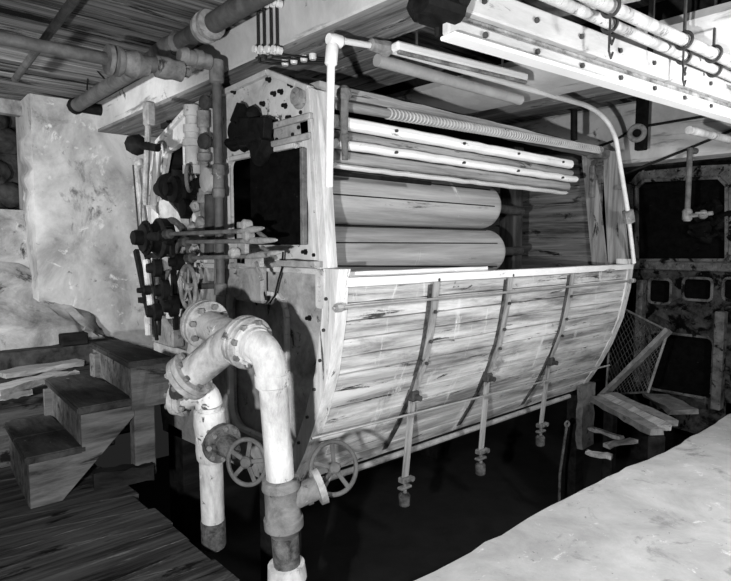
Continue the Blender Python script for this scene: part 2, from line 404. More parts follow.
# near end: upper plate with openings
o1 = [P(247, 157, X=XN), P(303, 145, X=XN), P(303, 243, X=XN), P(240, 252, X=XN)]
oy0, oy1 = 2.86, P(228, 160, X=XN).y; oz0, oz1 = 1.56, 2.15
ry0, ry1 = P(187, 150, X=XN).y, P(158, 180, X=XN).y
outer = [(5.16, 1.40), (5.14, 1.98), (4.93, 2.42), (4.34, 2.60), (3.19, 2.635), (2.88, 2.50), (2.76, 2.45), (2.66, 1.40)]
hole1 = rrect(oy0, oy1, oz0, oz1, .06)
hole2 = [(ry0, 1.58), (ry1-.02, 1.58), (ry1-.04, 2.0), (ry1-.2, 2.32), (ry0, 2.38)][::-1]
MB().plate(outer, [hole1, hole2], XN, XN+.04).build('end_plate', 'cream', wm)
mb = MB()                                     # raised edge ribs around the openings and the outline
def loop(mb, pts, w, h, x, closed=True):
    n = len(pts)
    for i in range(n if closed else n-1):
        a, b = pts[i], pts[(i+1) % n]; mb.bar((x, a[0], a[1]), (x, b[0], b[1]), w, h, (1, 0, 0), .004)
loop(mb, outer, .035, .05, XN-.01); loop(mb, hole1, .03, .04, XN-.01); loop(mb, hole2, .03, .04, XN-.01)
mb.build('end_rib', 'cream', wm)
# sliding black panel that half closes the opening
pa, pb = P(249, 158, X=XN-.05), P(300, 148, X=XN-.05); pz = P(249, 245, X=XN-.05).z
MB().box((XN-.045, pb.y, pz), (XN-.03, pa.y, pa.z), .003).build('sliding_panel', 'panel', wm)['label'] = 'black sliding panel'
MB().box((XN-.055, pb.y-.03, pz), (XN-.02, pb.y, pb.z), .004).build('panel_edge_strip', 'grey', wm)
# rails above the opening
a, b_ = P(267, 128, X=XN-.03), P(312, 111, X=XN-.03)
mb = MB()
for dz in (0, -.11): mb.box((XN-.05, b_.y, a.z+dz-.018), (XN, a.y, a.z+dz+.018), .006)
mb.box((XN-.02, b_.y, a.z-.11), (XN, a.y, a.z), 0)
mb.build('guide_rail', 'creamold', wm)
mb = MB()
for px, py in ((282, 92), (292, 85), (264, 104), (275, 94), (286, 106), (277, 122), (290, 118), (304, 113), (280, 140), (296, 135), (302, 128), (235, 92), (243, 115), (311, 138), (270, 80), (205, 120), (203, 150), (196, 112), (170, 122), (160, 145), (155, 185), (235, 138), (317, 255), (306, 252), (310, 318)):
    p = P(px, py, X=XN); mb.lathe((XN-.03, p.y, p.z), (1, 0, 0), [(0, .012), (.022, .012), (.023, .019), (.035, .019)], 6)
mb.build('plate_bolt', 'black', wm, split=True)
p = P(299, 97, X=XN-.03)
MB().lathe((XN+.0, p.y, p.z), (-1, 0, 0), [(0, .07), (.03, .07), (.035, .05), (.06, .05), (.065, .02), (.08, .02)], 20).build('bearing_cap', 'flange', wm)
p = P(304, 246, X=XN)
MB().board((XN-.04, 3.02, P(270, 262, X=XN).z), (XN-.04, 2.64, P(270, 262, X=XN).z), .09, .035, jit=.004).build('shelf_ledge', 'creamold', wm)
# near end, lower frame with arched recess and dark panel behind
z1 = 1.40
lo_out = [(2.60, 1.40), (2.62, 1.13), (2.68, .83), (2.78, .56), (2.91, .30), (3.06, .0), (5.0, -.1), (5.16, .6), (5.16, 1.40)]
hole = rrect(3.02, 3.75, .25, 1.24, .14)
MB().plate(lo_out, [hole], XN, XN+.04).build('lower_plate', 'creamold', wm)
mb = MB(); loop(mb, hole, .03, .04, XN-.01); mb.build('lower_rib', 'cream', wm)
MB().box((XN+.06, 2.9, -.1), (XN+.1, 5.1, 1.38), 0).build('lower_backing', 'creamold', wm)
mb = MB()
p = P(322, 289, X=XN-.04)
mb.plate(rrect(p.y-.035, p.y+.035, p.z-.11, p.z+.11, .02), [rrect(p.y-.015, p.y+.015, p.z+.01, p.z+.07, .01), rrect(p.y-.015, p.y+.015, p.z-.07, p.z-.01, .01)], XN-.06, XN-.03)
mb.build('slotted_plate', 'cream', wm)
# corner posts (near and far)
for x0, x1, mt in ((XN-.02, XN+.055, 'whitepost'),):
    MB().plate([(2.89, 2.52), (2.69, 2.43), (2.60, 1.42), (2.72, 1.42)], [], x0, x1).build('corner_post', mt, wm)
MB().plate([(2.95, 2.52), (2.83, 2.50), (2.66, 1.36), (2.80, 1.36)], [], XF-.16, XF-.11).build('corner_post', 'oldwoodz', wm)
MB().plate([(2.80, 2.50), (2.64, 2.47), (2.52, 1.36), (2.70, 1.36)], [], XF-.02, XF+.05).build('corner_post', 'oldwoodz', wm)
mb = MB(); 
for z in (2.36, 2.22): mb.cyl((XF-.19, 2.80, z), (XF-.14, 2.80, z), .03, 8)
mb.box((XF-.22, 2.78, 2.02), (XF-.165, 2.83, 2.34), .01); mb.cyl((XF-.06, 2.60, 2.12), (XF-.0, 2.60, 2.12), .025, 8)
mb.box((XF-.25, 2.7, 2.40), (XF-.05, 2.86, 2.50), .02); mb.build('post_bracket', 'grey', wm)
# far end: boards seen through the opening
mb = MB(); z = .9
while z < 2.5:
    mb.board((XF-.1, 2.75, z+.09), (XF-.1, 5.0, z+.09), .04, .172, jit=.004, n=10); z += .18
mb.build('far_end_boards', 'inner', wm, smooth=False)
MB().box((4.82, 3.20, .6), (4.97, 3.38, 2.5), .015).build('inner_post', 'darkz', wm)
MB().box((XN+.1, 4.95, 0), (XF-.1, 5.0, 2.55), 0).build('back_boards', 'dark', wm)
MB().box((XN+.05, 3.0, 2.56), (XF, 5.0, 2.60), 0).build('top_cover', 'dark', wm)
# top plank, ribbed shaft, white rails, front dark rod
a = P(335, 91, Y=2.74).z
MB().board((XN+.03, 2.80, a+.0), (XF-.1, 2.80, a), .14, .07, jit=.006, n=20).build('top_plank', 'oldwood', wm, smooth=False)
za = P(345, 102, Y=2.66).z; zb = P(608, 151, Y=2.66)
MB().tube([(XN+.13, 2.68, za-.02), (zb.x-.1, 2.68, zb.z)], .029, 14).build('ribbed_shaft', 'oldwood', wm)
d = V((zb.x-.1-XN-.13, 0, zb.z-za+.02)); mb = MB(); nn = 96
for k in range(12, nn):
    c = V((XN+.13, 2.68, za-.02))+d*(k/nn); mb.torus(c, d + V((0, .25*d.length, 0)), .030, .0065, 14, 5)
mb.build('shaft_winding', 'cream', wm)
p0, p1 = P(336, 133, Y=2.62), P(574, 180, Y=2.62)
mb = MB()
zt = [P(345, yy, Y=2.63).z for yy in (117, 130, 140, 150, 163)]
xe = p1.x
def rail(z0, z1, yf, xx, mt, name, w=.05):
    o = MB(); n = 26; rings = []
    x0 = XN+.06
    for i in range(n+1):
        x = x0 + (xx-x0)*i/n; dz = .0015*math.sin(i*1.9+z0*7)+random.uniform(-.002, .002)
        rings.append([o.b.verts.new((x, y_, z_+dz)) for y_, z_ in ((yf, z0+.01), (yf-.008, (z0+z1)/2), (yf, z1-.01), (yf+.015, z1), (yf+w, z1), (yf+w, z0), (yf+.015, z0))])
    for a, b in zip(rings, rings[1:]):
        for k in range(7): o.b.faces.new((a[k], a[(k+1) % 7], b[(k+1) % 7], b[k]))
    o.b.faces.new(rings[0][::-1]); o.b.faces.new(rings[-1])
    return o.build(name, mt, wm)
rail(zt[1]+.004, zt[0], 2.60, xe-.06, 'white', 'rail')
rail(zt[2]+.002, zt[1]-.004, 2.63, xe-.0, 'oldwood', 'rail_board')
rail(zt[3]+.004, zt[2]-.002, 2.60, xe+.03, 'white', 'rail')
rail(zt[4], zt[3]-.004, 2.625, xe-.06, 'oldwood', 'rail_board')
rail(zt[4]-.035, zt[4]-.008, 2.61, xe-.12, 'white', 'rail')
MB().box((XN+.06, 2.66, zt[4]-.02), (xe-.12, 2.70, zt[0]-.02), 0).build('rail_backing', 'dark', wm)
mb = MB()
for i in (0, 2):
    for t in (.12, .37, .62, .87): mb.cyl((XN+.2+t*(xe-XN-.1), 2.58, zt[i]-.035), (XN+.2+t*(xe-XN-.1), 2.60, zt[i]-.035), .010, 6)
mb.build('rail_bolt', 'iron', wm, split=True)
MB().tube([(XN+.06, 2.66, zt[4]-.06), (3.0, 2.66, zt[4]-.06)], .014, 8).build('thin_rod', 'black', wm)
p = P(344, 97, Y=2.58); pe = P(345, 160, Y=2.58)
MB().tube([(p.x, 2.58, p.z), (p.x, 2.58, p.z-.12), (pe.x, 2.58, pe.z)], [.03, .024, .018], 10).lathe((p.x, 2.58, p.z-.02), (0, 0, 1), [(0, .03), (.03, .045), (.06, .04), (.08, .02)], 12).lathe((pe.x, 2.58, pe.z+.1), (0, 0, 1), [(0, .02), (.01, .028), (.04, .028), (.05, .018)], 10).build('hanging_handle', 'grey', wm)
# two rollers of slatted wood
for (yt, yb_, xe_) in ((167, 223, 503), (226, 281, 508)):
    ym = (yt+yb_)/2; Yc = 3.0
    zc = P(345, ym, Y=Yc-.1).z; r_ = .185
    xe = P(xe_-16, 205, Y=Yc).x
    prf = [(0, r_)] + [(xe-XN-.1-.10+.10*math.sin(t), r_-.07*(1-math.cos(t))) for t in [i*math.pi/2/6 for i in range(7)]] + [(xe-XN-.1, .03)]
    MB().lathe((XN+.1, Yc, zc), (1, 0, 0), prf, 40).build('roller', 'roller', wm)
    mb = MB(); L = xe-XN-.12
    for k, ang in enumerate((195, 150, 100)):
        aa = math.radians(ang + (8 if ym > 230 else -12)); cy, cz = math.cos(aa)*(r_+.001), math.sin(aa)*(r_+.001)
        pts = [V((XN+.1+L*t, Yc+cy, zc+cz-(.05*t if ym > 230 and k == 0 else 0))) for t in (0, .25, .5, .75, .93)]
        mb.tube(pts, .0045, 5)
    mb.build('roller_seam', 'dark', wm, split=True)
    MB().cyl((XN+.05, Yc, zc), (XN+.15, Yc, zc), .05).build('roller_journal', 'iron', wm)
    MB().cyl((xe-.02, Yc, zc), (4.85, Yc+.15, zc), .04).build('roller_shaft', 'iron', wm)
# feet: right hand leg plate and near leg
lp = P(586, 384, Y=2.88)
MB().board((lp.x, 2.88, lp.z), (lp.x, 2.87, P(586, 446, Y=2.87).z), .26, .06, (0, -1, 0), .012).build('skirt_board', 'grey', wm)
MB().box((lp.x-.08, 2.93, -1.1), (lp.x+.10, 3.05, .0), .01).build('leg', 'dark', wm)
MB().box((XN, 3.1, -1.1), (XN+.15, 3.4, 0), .01).build('leg', 'dark', wm)
MB().box((XN, 4.6, -1.1), (XN+.15, 4.9, 0), .01).build('leg', 'dark', wm)
MB().box((XF-.4, 4.6, -1.1), (XF-.2, 4.9, 0), .01).build('leg', 'dark', wm)
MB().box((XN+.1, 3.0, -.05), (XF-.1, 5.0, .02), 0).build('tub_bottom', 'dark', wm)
# far end plate
MB().plate([(5.16, 0), (5.14, 1.98), (4.93, 2.42), (4.34, 2.60), (3.19, 2.635), (2.9, 2.50), (2.8, 1.3), (3.0, .2)], [], XF-.07, XF-.03).build('end_plate', 'creamold', wm)
# cords hanging from the levers
mb = MB()
for pts in (((283, 252), (282, 268), (278, 282), (275, 295), (270, 303)), ((262, 262), (262, 278), (264, 292), (266, 300)), ((249, 262), (250, 280), (253, 297), (257, 305))):
    mb.tube([P(x, y, X=XN-.06) for x, y in pts], .006, 6)
mb.build('cord', 'black', wm, split=True)

# ================================================================== PIPE ALONG THE FRONT OF THE MACHINE (white)
r = .021
A = P(329, 187, Y=2.50); B = P(331, 62, Y=2.44); Bc = P(333, 38, Y=2.44); B2 = P(344, 41, Y=2.44); T = P(380, 47, Y=2.44)
E1 = P(582, 104, Y=2.44); E2 = P(608, 113, Y=2.44); E3 = P(616, 140, Y=2.44); E4 = P(628, 213, Y=2.44)
wp = thing('steam_pipe', 'thin white pipe arching over the machine front from the left post to the right post', 'pipe', A)
MB().tube([A, B, Bc + (B-Bc)*.3] + [Bc+V((.03, 0, -.005)), B2], r).build('riser', 'white', wp)
MB().lathe(B, Bc-B, [(-.02, .024), (-.01, .033), (.08, .033), (.10, .024)], 14).lathe(Bc+V((0, 0, -.01)), B2-Bc, [(-.03, .028), (0, .034), (.05, .034), (.06, .024)], 14).build('elbow_fitting', 'white', wp)
MB().tube([B2, T], r*.8).build('cross_pipe', 'white', wp)
MB().lathe(T, E1-T, [(-.08, .022), (-.07, .034), (-.02, .036), (.03, .045), (.06, .045), (.08, .022)], 8).build('union', 'flange', wp)
MB().tube([T] + arc(E1, E2, E3, 8) + [E4], r).build('long_pipe', 'white', wp)
dn = (E4-E3).normalized()
MB().lathe(E4, dn, [(-.03, .03), (-.02, .055), (.09, .055), (.10, .03)], 8).build('coupling', 'flange', wp)
MB().tube([E4, P(634, 263, Y=2.44)], r*.9).build('drop_pipe', 'white', wp)

# ================================================================== FLANGED PIPEWORK
fp = thing('flanged_pipework', 'flanged pipe manifold with two white risers and two handwheel valves before the machine', 'pipe', (1.47, 2.5, -.5))
R = .067
Dp = 2.72
f2 = P(247, 342, D=2.74)          # flange by the big elbow
f3 = P(207, 325, D=2.98); f1 = P(192, 374, D=2.88)
ax = (f2-f3).normalized()
Xtop = P(271, 355, D=2.68)
# right riser
bot = P(287, 574, D=2.86)
el0 = f2 + ax*.05
p_el = P(264, 351, D=2.70)
top = P(273, 385, D=2.72); vtop = P(281, 487, D=2.79)
corner = P(270, 345, D=2.66)
MB().tube(arc(el0, corner, top, 10) + [top.lerp(vtop, .02)], R*1.12, 24).build('elbow', 'wpipe', fp)
dv = (vtop-top).normalized()
MB().lathe(top, dv, [(-.06, R*1.1), (-.055, R*1.25), (.0, R*1.25), (.008, R)], 24).build('elbow_collar', 'wpipe', fp)
MB().tube([top, vtop], R, 24).build('riser', 'wpipe', fp)
# body of lateral fitting
def flange(c, d, rad=.125, th=.03, nb=8, mt='flange', ph=.2):
    d = V(d).normalized(); _, a, b = basis(d)
    o = MB().lathe(c, d, [(-th/2, rad*.55), (-th/2, rad-.005), (-th/2+.004, rad), (th/2-.004, rad), (th/2, rad-.005), (th/2, rad*.55)], 36).build('flange', mt, fp)
    for k in range(nb):
        t = 2*math.pi*k/nb+ph; e = c + (a*math.cos(t)+b*math.sin(t))*rad*.8
        MB().cyl(e-d*(th/2+.016), e+d*(th/2+.022), .0155, 6).build('bolt', 'grey', o)
J = f2 - ax*.09
MB().tube([f3, f2], R*1.15, 24).build('tee_run', 'tee', fp)
bd = (f1-J).normalized()
MB().lathe(J, bd, [(-.04, R*1.15), (.03, R*1.28), (.10, R*1.28), ((f1-J).length-.02, R*1.22), ((f1-J).length, R*1.35)], 28).build('tee_branch', 'tee', fp)
flange(f2-ax*.016, ax); flange(f2+ax*.018, ax)
flange(f3, ax); flange(f3-ax*.035, ax)
flange(f1, bd, .122); flange(f1+bd*.034, bd, .122)
MB().lathe(f2+ax*.03, ax, [(0, R*1.5), (.02, R*1.5), (.03, R*1.3), (.05, R*1.25)], 24).build('elbow_neck', 'wpipe', fp)
# left riser
lt = P(209, 405, D=3.02); lb = P(214, 545, D=3.22); lv = (lb-lt).normalized()
f4 = P(185, 396, D=3.04); d4 = (rt*.92-zz*.1-fh*.25).normalized()
flange(f4, d4, .105); flange(f4-d4*.032, d4, .105)
MB().tube([f1+bd*.03, f1+bd*.06+V((0, 0, -.02)), f4-d4*.06, f4-d4*.02], R*.95, 18).build('return_bend', 'iron', fp)
MB().tube(arc(f4, P(207, 385, D=3.0), lt, 8), R*1.05, 20).build('elbow', 'wpipe', fp)
MB().tube([lt, lb], R*.93, 20).build('riser', 'wpipe', fp)
L = (lb-lt).length
MB().lathe(lt, lv, [(.02, R), (.03, R*1.18), (.10, R*1.25), (.17, R*1.12), (.25, R*1.15), (.30, R*1.1), (.31, R)], 20).build('valve_body', 'wpipe', fp)
MB().lathe(lt+lv*(L*.80), lv, [(0, R*.9), (.01, R), (.16, R), (.17, R*.9)], 20).build('rusty_foot', 'rust', fp)
g0 = P(214, 437, D=3.05); w1 = P(247, 462, D=2.84); sd = (w1-g0).normalized()
MB().lathe(g0, sd, [(.02, .05), (.05, .05), (.055, .10), (.075, .105), (.09, .105), (.10, .06), (.16, .045), (.19, .04), (.2, .02)], 22).build('bonnet', 'rust', fp)
for k in range(8):
    _, aa, bb = basis(sd); t = k*math.pi/4; e = g0+sd*.07+(aa*math.cos(t)+bb*math.sin(t))*.085
    MB().cyl(e-sd*.03, e+sd*.035, .013, 6).build('bonnet_bolt', 'grey', fp)
MB().cyl(g0+sd*.1, w1+sd*.02, .014, 10).build('stem', 'rust', fp)
wheel(MB(), w1, (-fh*.85-rt*.35+zz*.15), .108, .0115, 5).build('handwheel', 'pipeiron', fp)
# front valve
MB().lathe(vtop, dv, [(-.05, R), (-.045, R*1.3), (.0, R*1.38), (.02, R*1.22), (.10, R*1.25), (.15, R*1.3), (.155, R*1.42), (.20, R*1.42), (.21, R*1.2), (.24, R)], 24).build('valve_body', 'grey', fp)
nd = (rt*.72 + zz*.62 - fh*.05).normalized(); c0 = vtop + dv*.08
c1 = P(320, 486, D=2.86); nd = (c1-c0).normalized()
MB().lathe(c0, nd, [(0, .06), ((c1-c0).length-.03, .058), ((c1-c0).length-.02, .062)], 20).build('bonnet', 'grey', fp)
MB().lathe(c1, nd, [(-.022, .05), (-.02, .088), (.012, .09), (.015, .05)], 26).build('bonnet_flange', 'flange', fp)
w2 = P(334, 468, D=2.93)
MB().cyl(c1, w2, .013, 10).build('stem', 'rust', fp)
wheel(MB(), w2, (-fh*.8+rt*.5+zz*.3), .128, .012, 5).build('handwheel', 'pipeiron', fp)
MB().lathe(vtop+dv*.23, dv, [(0, R), (.17, R*.97), (.18, R)], 20).build('rusty_foot', 'rust', fp)
MB().tube([vtop+dv*.38, vtop+dv*.9], R*.95, 20).build('riser_foot', 'wpipe', fp)
MB().lathe(bot-dv*.03, dv, [(-.03, R*1.0), (-.025, R*1.35), (.05, R*1.45), (.06, R)], 22).build('collar', 'wpipe', fp)
q0 = P(236, 505, D=3.0)

# ================================================================== OVERHEAD PIPES, LEFT
# big pipe beside the beam
X1 = 1.86
pa = P(76, 106, X=X1); pb_ = P(250, -4, X=X1); zc = (pa.z+pb_.z)/2
bp = thing('overhead_pipe', 'thick dark pipe slung under the ceiling along the whitewashed beam', 'pipe', (X1, 4, zc))
far = V((X1, pa.y, pa.z)); near = V((X1, -1.4, pb_.z))
MB().tube([far, near], .064, 22).build('long_pipe', 'pipeiron', bp)
dnn = (near-far).normalized()
t = P(170, 47, X=X1); MB().lathe(V((X1, t.y, far.lerp(near, (far.y-t.y)/(far.y-near.y)).z)), dnn, [(-.22, .06), (-.2, .08), (.0, .088), (.06, .078), (.16, .085), (.2, .06)], 20).build('tee_fitting', 'grey', bp)
t = P(207, 22, X=X1); c = V((X1, t.y, far.lerp(near, (far.y-t.y)/(far.y-near.y)).z))
MB().lathe(c, dnn, [(-.06, .06), (-.05, .095), (-.01, .10), (.0, .08), (.03, .08), (.04, .10), (.07, .095), (.09, .06)], 24).build('flange', 'flange', bp)
MB().blob(far, .085, (1, 1, 1), .03).build('elbow', 'black', bp)
e2 = far + V((1.2, .0, -.02)); MB().tube([far, e2], .058, 16).build('return_pipe', 'black', bp)
# thin hanger and branch cable
MB().tube([P(87, 90, X=X1-.1), P(89, 62, X=X1-.1), P(104, 78, X=X1-.1)], .008, 6).build('hanger', 'black', bp)
# thin pipe along X with union valve, turning down into the vertical pipe
Yv = P(219, 200, X=1.93).y
vx = 1.93
ztp = P(219, 62, X=vx).z
sp = thing('drop_pipe', 'rusty pipe from the ceiling union dropping upright in front of the machine end frame', 'pipe', (vx, Yv, .9))
zl = P(0, 40, Y=Yv).z; zt_ = P(200, 62, Y=Yv).z
xs = lambda px: P(px, 60, Y=Yv).x
MB().tube([(-1.0, Yv, zl-.0), (xs(115), Yv, P(115, 61, Y=Yv).z)], .036, 16).build('ceiling_pipe', 'pipeiron', sp)
zu = P(120, 62, Y=Yv).z; zm = P(150, 66, Y=Yv).z
MB().lathe((xs(106), Yv, zu), (1, 0, 0), [(0, .05), (.005, .085), (.03, .09), (.035, .06), (.05, .06), (.055, .09), (.08, .085), (.10, .065), (.17, .085), (.22, .06), (.25, .05)], 20).build('union', 'grey', sp)
MB().tube([(xs(118), Yv, zu), (xs(168), Yv, P(168, 66, Y=Yv).z)], .048, 16).build('short_pipe', 'pipeiron', sp)
MB().lathe((xs(155), Yv, P(160, 67, Y=Yv).z), (1, 0, 0), [(0, .05), (.01, .065), (.07, .07), (.12, .06), (.17, .065), (.19, .03), (.22, .03)], 16).build('tee_fitting', 'grey', sp)
zr_ = P(200, 60, Y=Yv).z
MB().lathe((xs(182), Yv, zr_), (1, 0, 0), [(-.02, .04), (0, .055), (.03, .06), (.035, .05), (.08, .05), (.085, .062), (.13, .062), (.135, .05), (.19, .05)], 18).build('reducer', 'grey', sp)
MB().lathe((vx, Yv, zr_-.02), (0, 0, -1), [(-.05, .03), (-.04, .046), (.02, .05), (.10, .048), (.11, .03)], 18).build('elbow', 'grey', sp)
MB().tube(arc(V((xs(196), Yv, zr_)), V((vx, Yv, zr_)), V((vx, Yv, zr_-.09)), 6) + [V((vx, Yv, P(221, 290, X=vx).z))], .031, 18).build('riser', 'pipeiron', sp)
c = P(220, 168, X=vx)
MB().lathe((vx, Yv, c.z), (0, 0, -1), [(-.03, .03), (-.02, .043), (.04, .046), (.05, .036), (.13, .038), (.14, .046), (.19, .043), (.2, .03)], 18).build('coupling', 'grey', sp)
c = P(221, 290, X=vx)
MB().lathe((vx, Yv, c.z), (0, 0, -1), [(-.05, .03), (-.04, .043), (.03, .045), (.035, .035), (.2, .035)], 18).build('coupling', 'grey', sp)
# slanting rod under the ceiling
MB().tube([P(18, 78, Z=2.86), P(72, 3, Z=2.86)], .022, 10).tube([P(18, 78, Z=2.86), P(14, 62, Z=3.02)], .01, 6)
a, b_ = P(22, 70, Z=2.88), P(74, 0, Z=2.88)
tag(MB().tube([a-(b_-a)*.2, b_+(b_-a)*.6], .026, 10).build('ceiling_rod', 'iron'), 'straight dark rod crossing under the boarded ceiling at the far left', 'rod')
a, b_ = P(105, 122, Y=6.3), P(155, 130, Y=6.3)
tag(MB().tube([P(107, 115, Y=6.58), P(108, 126, Y=6.58), P(120, 131, Y=6.58), P(160, 133, Y=6.58)], .022, 10).build('curved_conduit', 'black'), 'thin dark bent conduit under the ceiling before the plaster wall', 'conduit')
# wiring on the beam face
wr = thing('beam_wiring', 'bank of upright wires on porcelain knobs clamped to the whitewashed ceiling beam', 'wiring', P(268, 60, X=2.06))
for k, px in enumerate((258, 264, 271, 277)):
    a = P(px-1, -6, X=2.055); b_ = P(px, 50, X=2.055); c = P(px+1, 58, Z=2.72); e = P(px+42, 66-k*2, Z=2.72)
    MB().tube([a, b_, V((2.065, b_.y, 2.72)), V((2.14, b_.y-.02, 2.72)), V((2.4, b_.y-.25+.03*k, 2.72))], .0065, 6).build('wire', 'cable', wr)
    for py in (3, 50):
        q = P(px, py, X=2.05); MB().lathe(q, (-1, 0, 0), [(-.03, .024), (0, .024), (.005, .014), (.015, .014), (.02, .024), (.035, .022)], 10).build('insulator', 'porcelain', wr)
    q = V((2.2+.02*k, b_.y-.09, 2.725)); MB().lathe(q+V((0, 0, -.02)), (0, 0, 1), [(0, .02), (.01, .024), (.04, .024)], 10).build('insulator', 'porcelain', wr)
MB().box(P(255, 57, X=2.06), P(282, 48, X=2.075), .004).build('clamp_bar', 'iron', wr)
# ================================================================== OVERHEAD, RIGHT
zc = 2.36
a, b_ = P(452, 36, Z=zc), P(731, 119, Z=zc); d = (b_-a).normalized(); b_ = b_ + d*1.5
s_ = V((-d.y, d.x, 0))                       # away from the viewer
cb = thing('channel_beam', 'heavy white painted bolted channel beam hung above the walkway', 'beam', a)
n_ = (b_-a).length
def cbx(name, y0, y1, z0, z1, mt, jit=.0):
    MB().obox(a + d*n_/2 + s_*((y0+y1)/2) + zz*((z0+z1)/2), d, s_, zz, (n_, abs(y1-y0), abs(z1-z0)), .008).build(name, mt, cb)
cbx('bottom_lip', -.016, .07, -.0, .018, 'bright')
cbx('lower_board', .016, .06, .016, .08, 'channel')
cbx('web', .056, .09, .08, .125, 'channelold')
cbx('upper_board', .024, .08, .125, .245, 'channel')
cbx('core', .08, .105, .024, .235, 'black')
mb = MB()
for k in range(14):
    for z_, o_ in ((.048, .016), (.185, .024)):
        c = a + d*(.2+k*.34) + s_*o_ + zz*z_; mb.cyl(c, c-s_*.012, .0125, 6)
mb.build('board_bolt', 'iron', cb, split=True)
mb = MB()
for k in (0.45, 1.7, 3.0): c = a+d*k+s_*.12; mb.bar(c+zz*.22, V((c.x, c.y, CZ)), .035, .012, d)
mb.build('hanger_strap', 'iron', cb, split=True)
c = a - d*.02
mb = MB().obox(c+zz*.16+s_*.05, d, s_, zz, (.17, .17, .20), .03)
for i in range(9): mb.blob(c+d*random.uniform(-.11, .06)+s_*random.uniform(-.03, .12)+zz*random.uniform(.05, .33), .055, (1, 1, 1), .25)
mb.cyl(c+zz*.1-d*.14, c+zz*.1+d*.05, .05, 10).box(c+V((-.12, 0, .2)), c+V((.02, .14, .34)), .02)
mb.build('end_bracket', 'black', cb)
# bright tube and grey pipe near the machine's top
a, b_ = P(394, 46, Z=2.66), P(525, 78, Z=2.66)
ft = thing('strip_lamp', 'bright white strip lamp casing hung left of the channel beam', 'lamp', a)
d = (b_-a).normalized(); s_ = V((-d.y, d.x, 0))
MB().obox((a+b_)/2, d, s_, zz, ((b_-a).length, .07, .05), .012).build('casing', 'bright', ft)
MB().obox((a+b_)/2-zz*.035-s_*.02, d, s_, zz, ((b_-a).length*.98, .03, .02), .006).build('lip', 'channelold', ft)
mb = MB()
for k in (.15, .8): c = a.lerp(b_, k); mb.cyl(c, V((c.x, c.y, CZ)), .008, 6)
mb.build('hanger', 'iron', ft, split=True)
a, b_ = P(377, 60, Z=2.60), P(520, 100, Z=2.60)
gp = tag(MB().tube([a, b_], .036, 16).build('grey_pipe', 'pipegrey'), 'plain grey pipe end hung just under the white strip lamp', 'pipe')
# two pipes at upper right with hooks
for nm, q0, q1, zz0, rr, lab in (('hanging_pipe', (556, 0), (731, 77), 2.60, .026, 'white ceiling pipe hung lower of the two at top right, nearest the channel beam'), ('hanging_pipe', (596, 0), (731, 62), 2.62, .03, 'white ceiling pipe nearest the top right corner, above the other pipe')):
    a, b_ = P(*q0, Z=zz0), P(*q1, Z=zz0); d = (b_-a)
    t = thing(nm, lab, 'pipe', a)
    MB().tube([a-d*.8, b_+d*.25], rr, 14).build('long_pipe', 'wpipe', t)
    for px in (455+155, 683, 714):
        mb = MB()
        k = (px-q0[0])/(q1[0]-q0[0])*1.0
        # hook where the pipe is seen at px
        best = min((abs((lambda v: 365.5+F*v.dot(rt)/v.dot(fw))(a+d*s-V((0, 0, CH)))-px), s) for s in [i/60 for i in range(-20, 70)])[1]
        c = a+d*best
        mb.torus(c, d, rr+.012, .009, 18, 6); mb.cyl(c+zz*(rr+.01), V((c.x, c.y, CZ)), .008, 6)
        if px != 714: mb.tube([c-zz*rr, c-zz*(rr+.1), c-zz*(rr+.13)+d.normalized()*.02, c-zz*(rr+.10)+d.normalized()*.035], .006, 6)
        mb.build('hook', 'iron', t)
# third pipe far: bright short length
a, b_ = P(689, 130, Z=2.40), P(731, 140, Z=2.40)
tag(MB().tube([a, b_+(b_-a)*4], .03, 12).build('distant_pipe', 'wpipe'), 'thin white pipe under the beam face behind the upright pipe', 'pipe')
a, b_ = P(520, 20, Z=2.95), P(640, -5, Z=2.95)
tag(MB().tube([a, b_], .03, 12).build('cross_ceiling_pipe', 'wpipe'), 'short white pipe crossing the ceiling behind the channel beam', 'pipe')
# hanger post with round fitting
hx = 5.9
a, b_ = P(643, 90, X=hx), P(643, 150, X=hx)
hp = thing('ceiling_hanger', 'dark ceiling hanger post carrying a round iron ring behind the machine', 'hanger', b_)
MB().box((hx-.04, a.y-.05, b_.z), (hx+.04, a.y+.05, CZ), .008).build('post', 'black', hp)
c = P(637, 133, X=hx-.08)
MB().torus(c, (-1, -.3, 0), .065, .026).build('ring', 'flange', hp)
MB().lathe(c, (-1, -.3, 0), [(-.03, .05), (.0, .05), (.005, .02), (.02, .018)], 16).build('ring_core', 'black', hp)
MB().cyl(c, V((hx, c.y, c.z)), .025, 10).build('arm', 'black', hp)
for q0, q1, q2, nm in (((646, 126), (670, 122), (712, 115), 'black cable running level from the ceiling hanger toward the channel beam'), ((600, 182), (660, 162), (760, 118), 'black cable sagging across the far beam to the right edge'), ((560, 150), (595, 155), (632, 130), 'black cable rising to the round iron ring')):
    a, b_, c = [P(*q, X=6.232) for q in (q0, q1, q2)]
    tag(MB().tube(arc(a, b_, c, 8), .014, 6).build('cable', 'cable'), nm, 'cable')
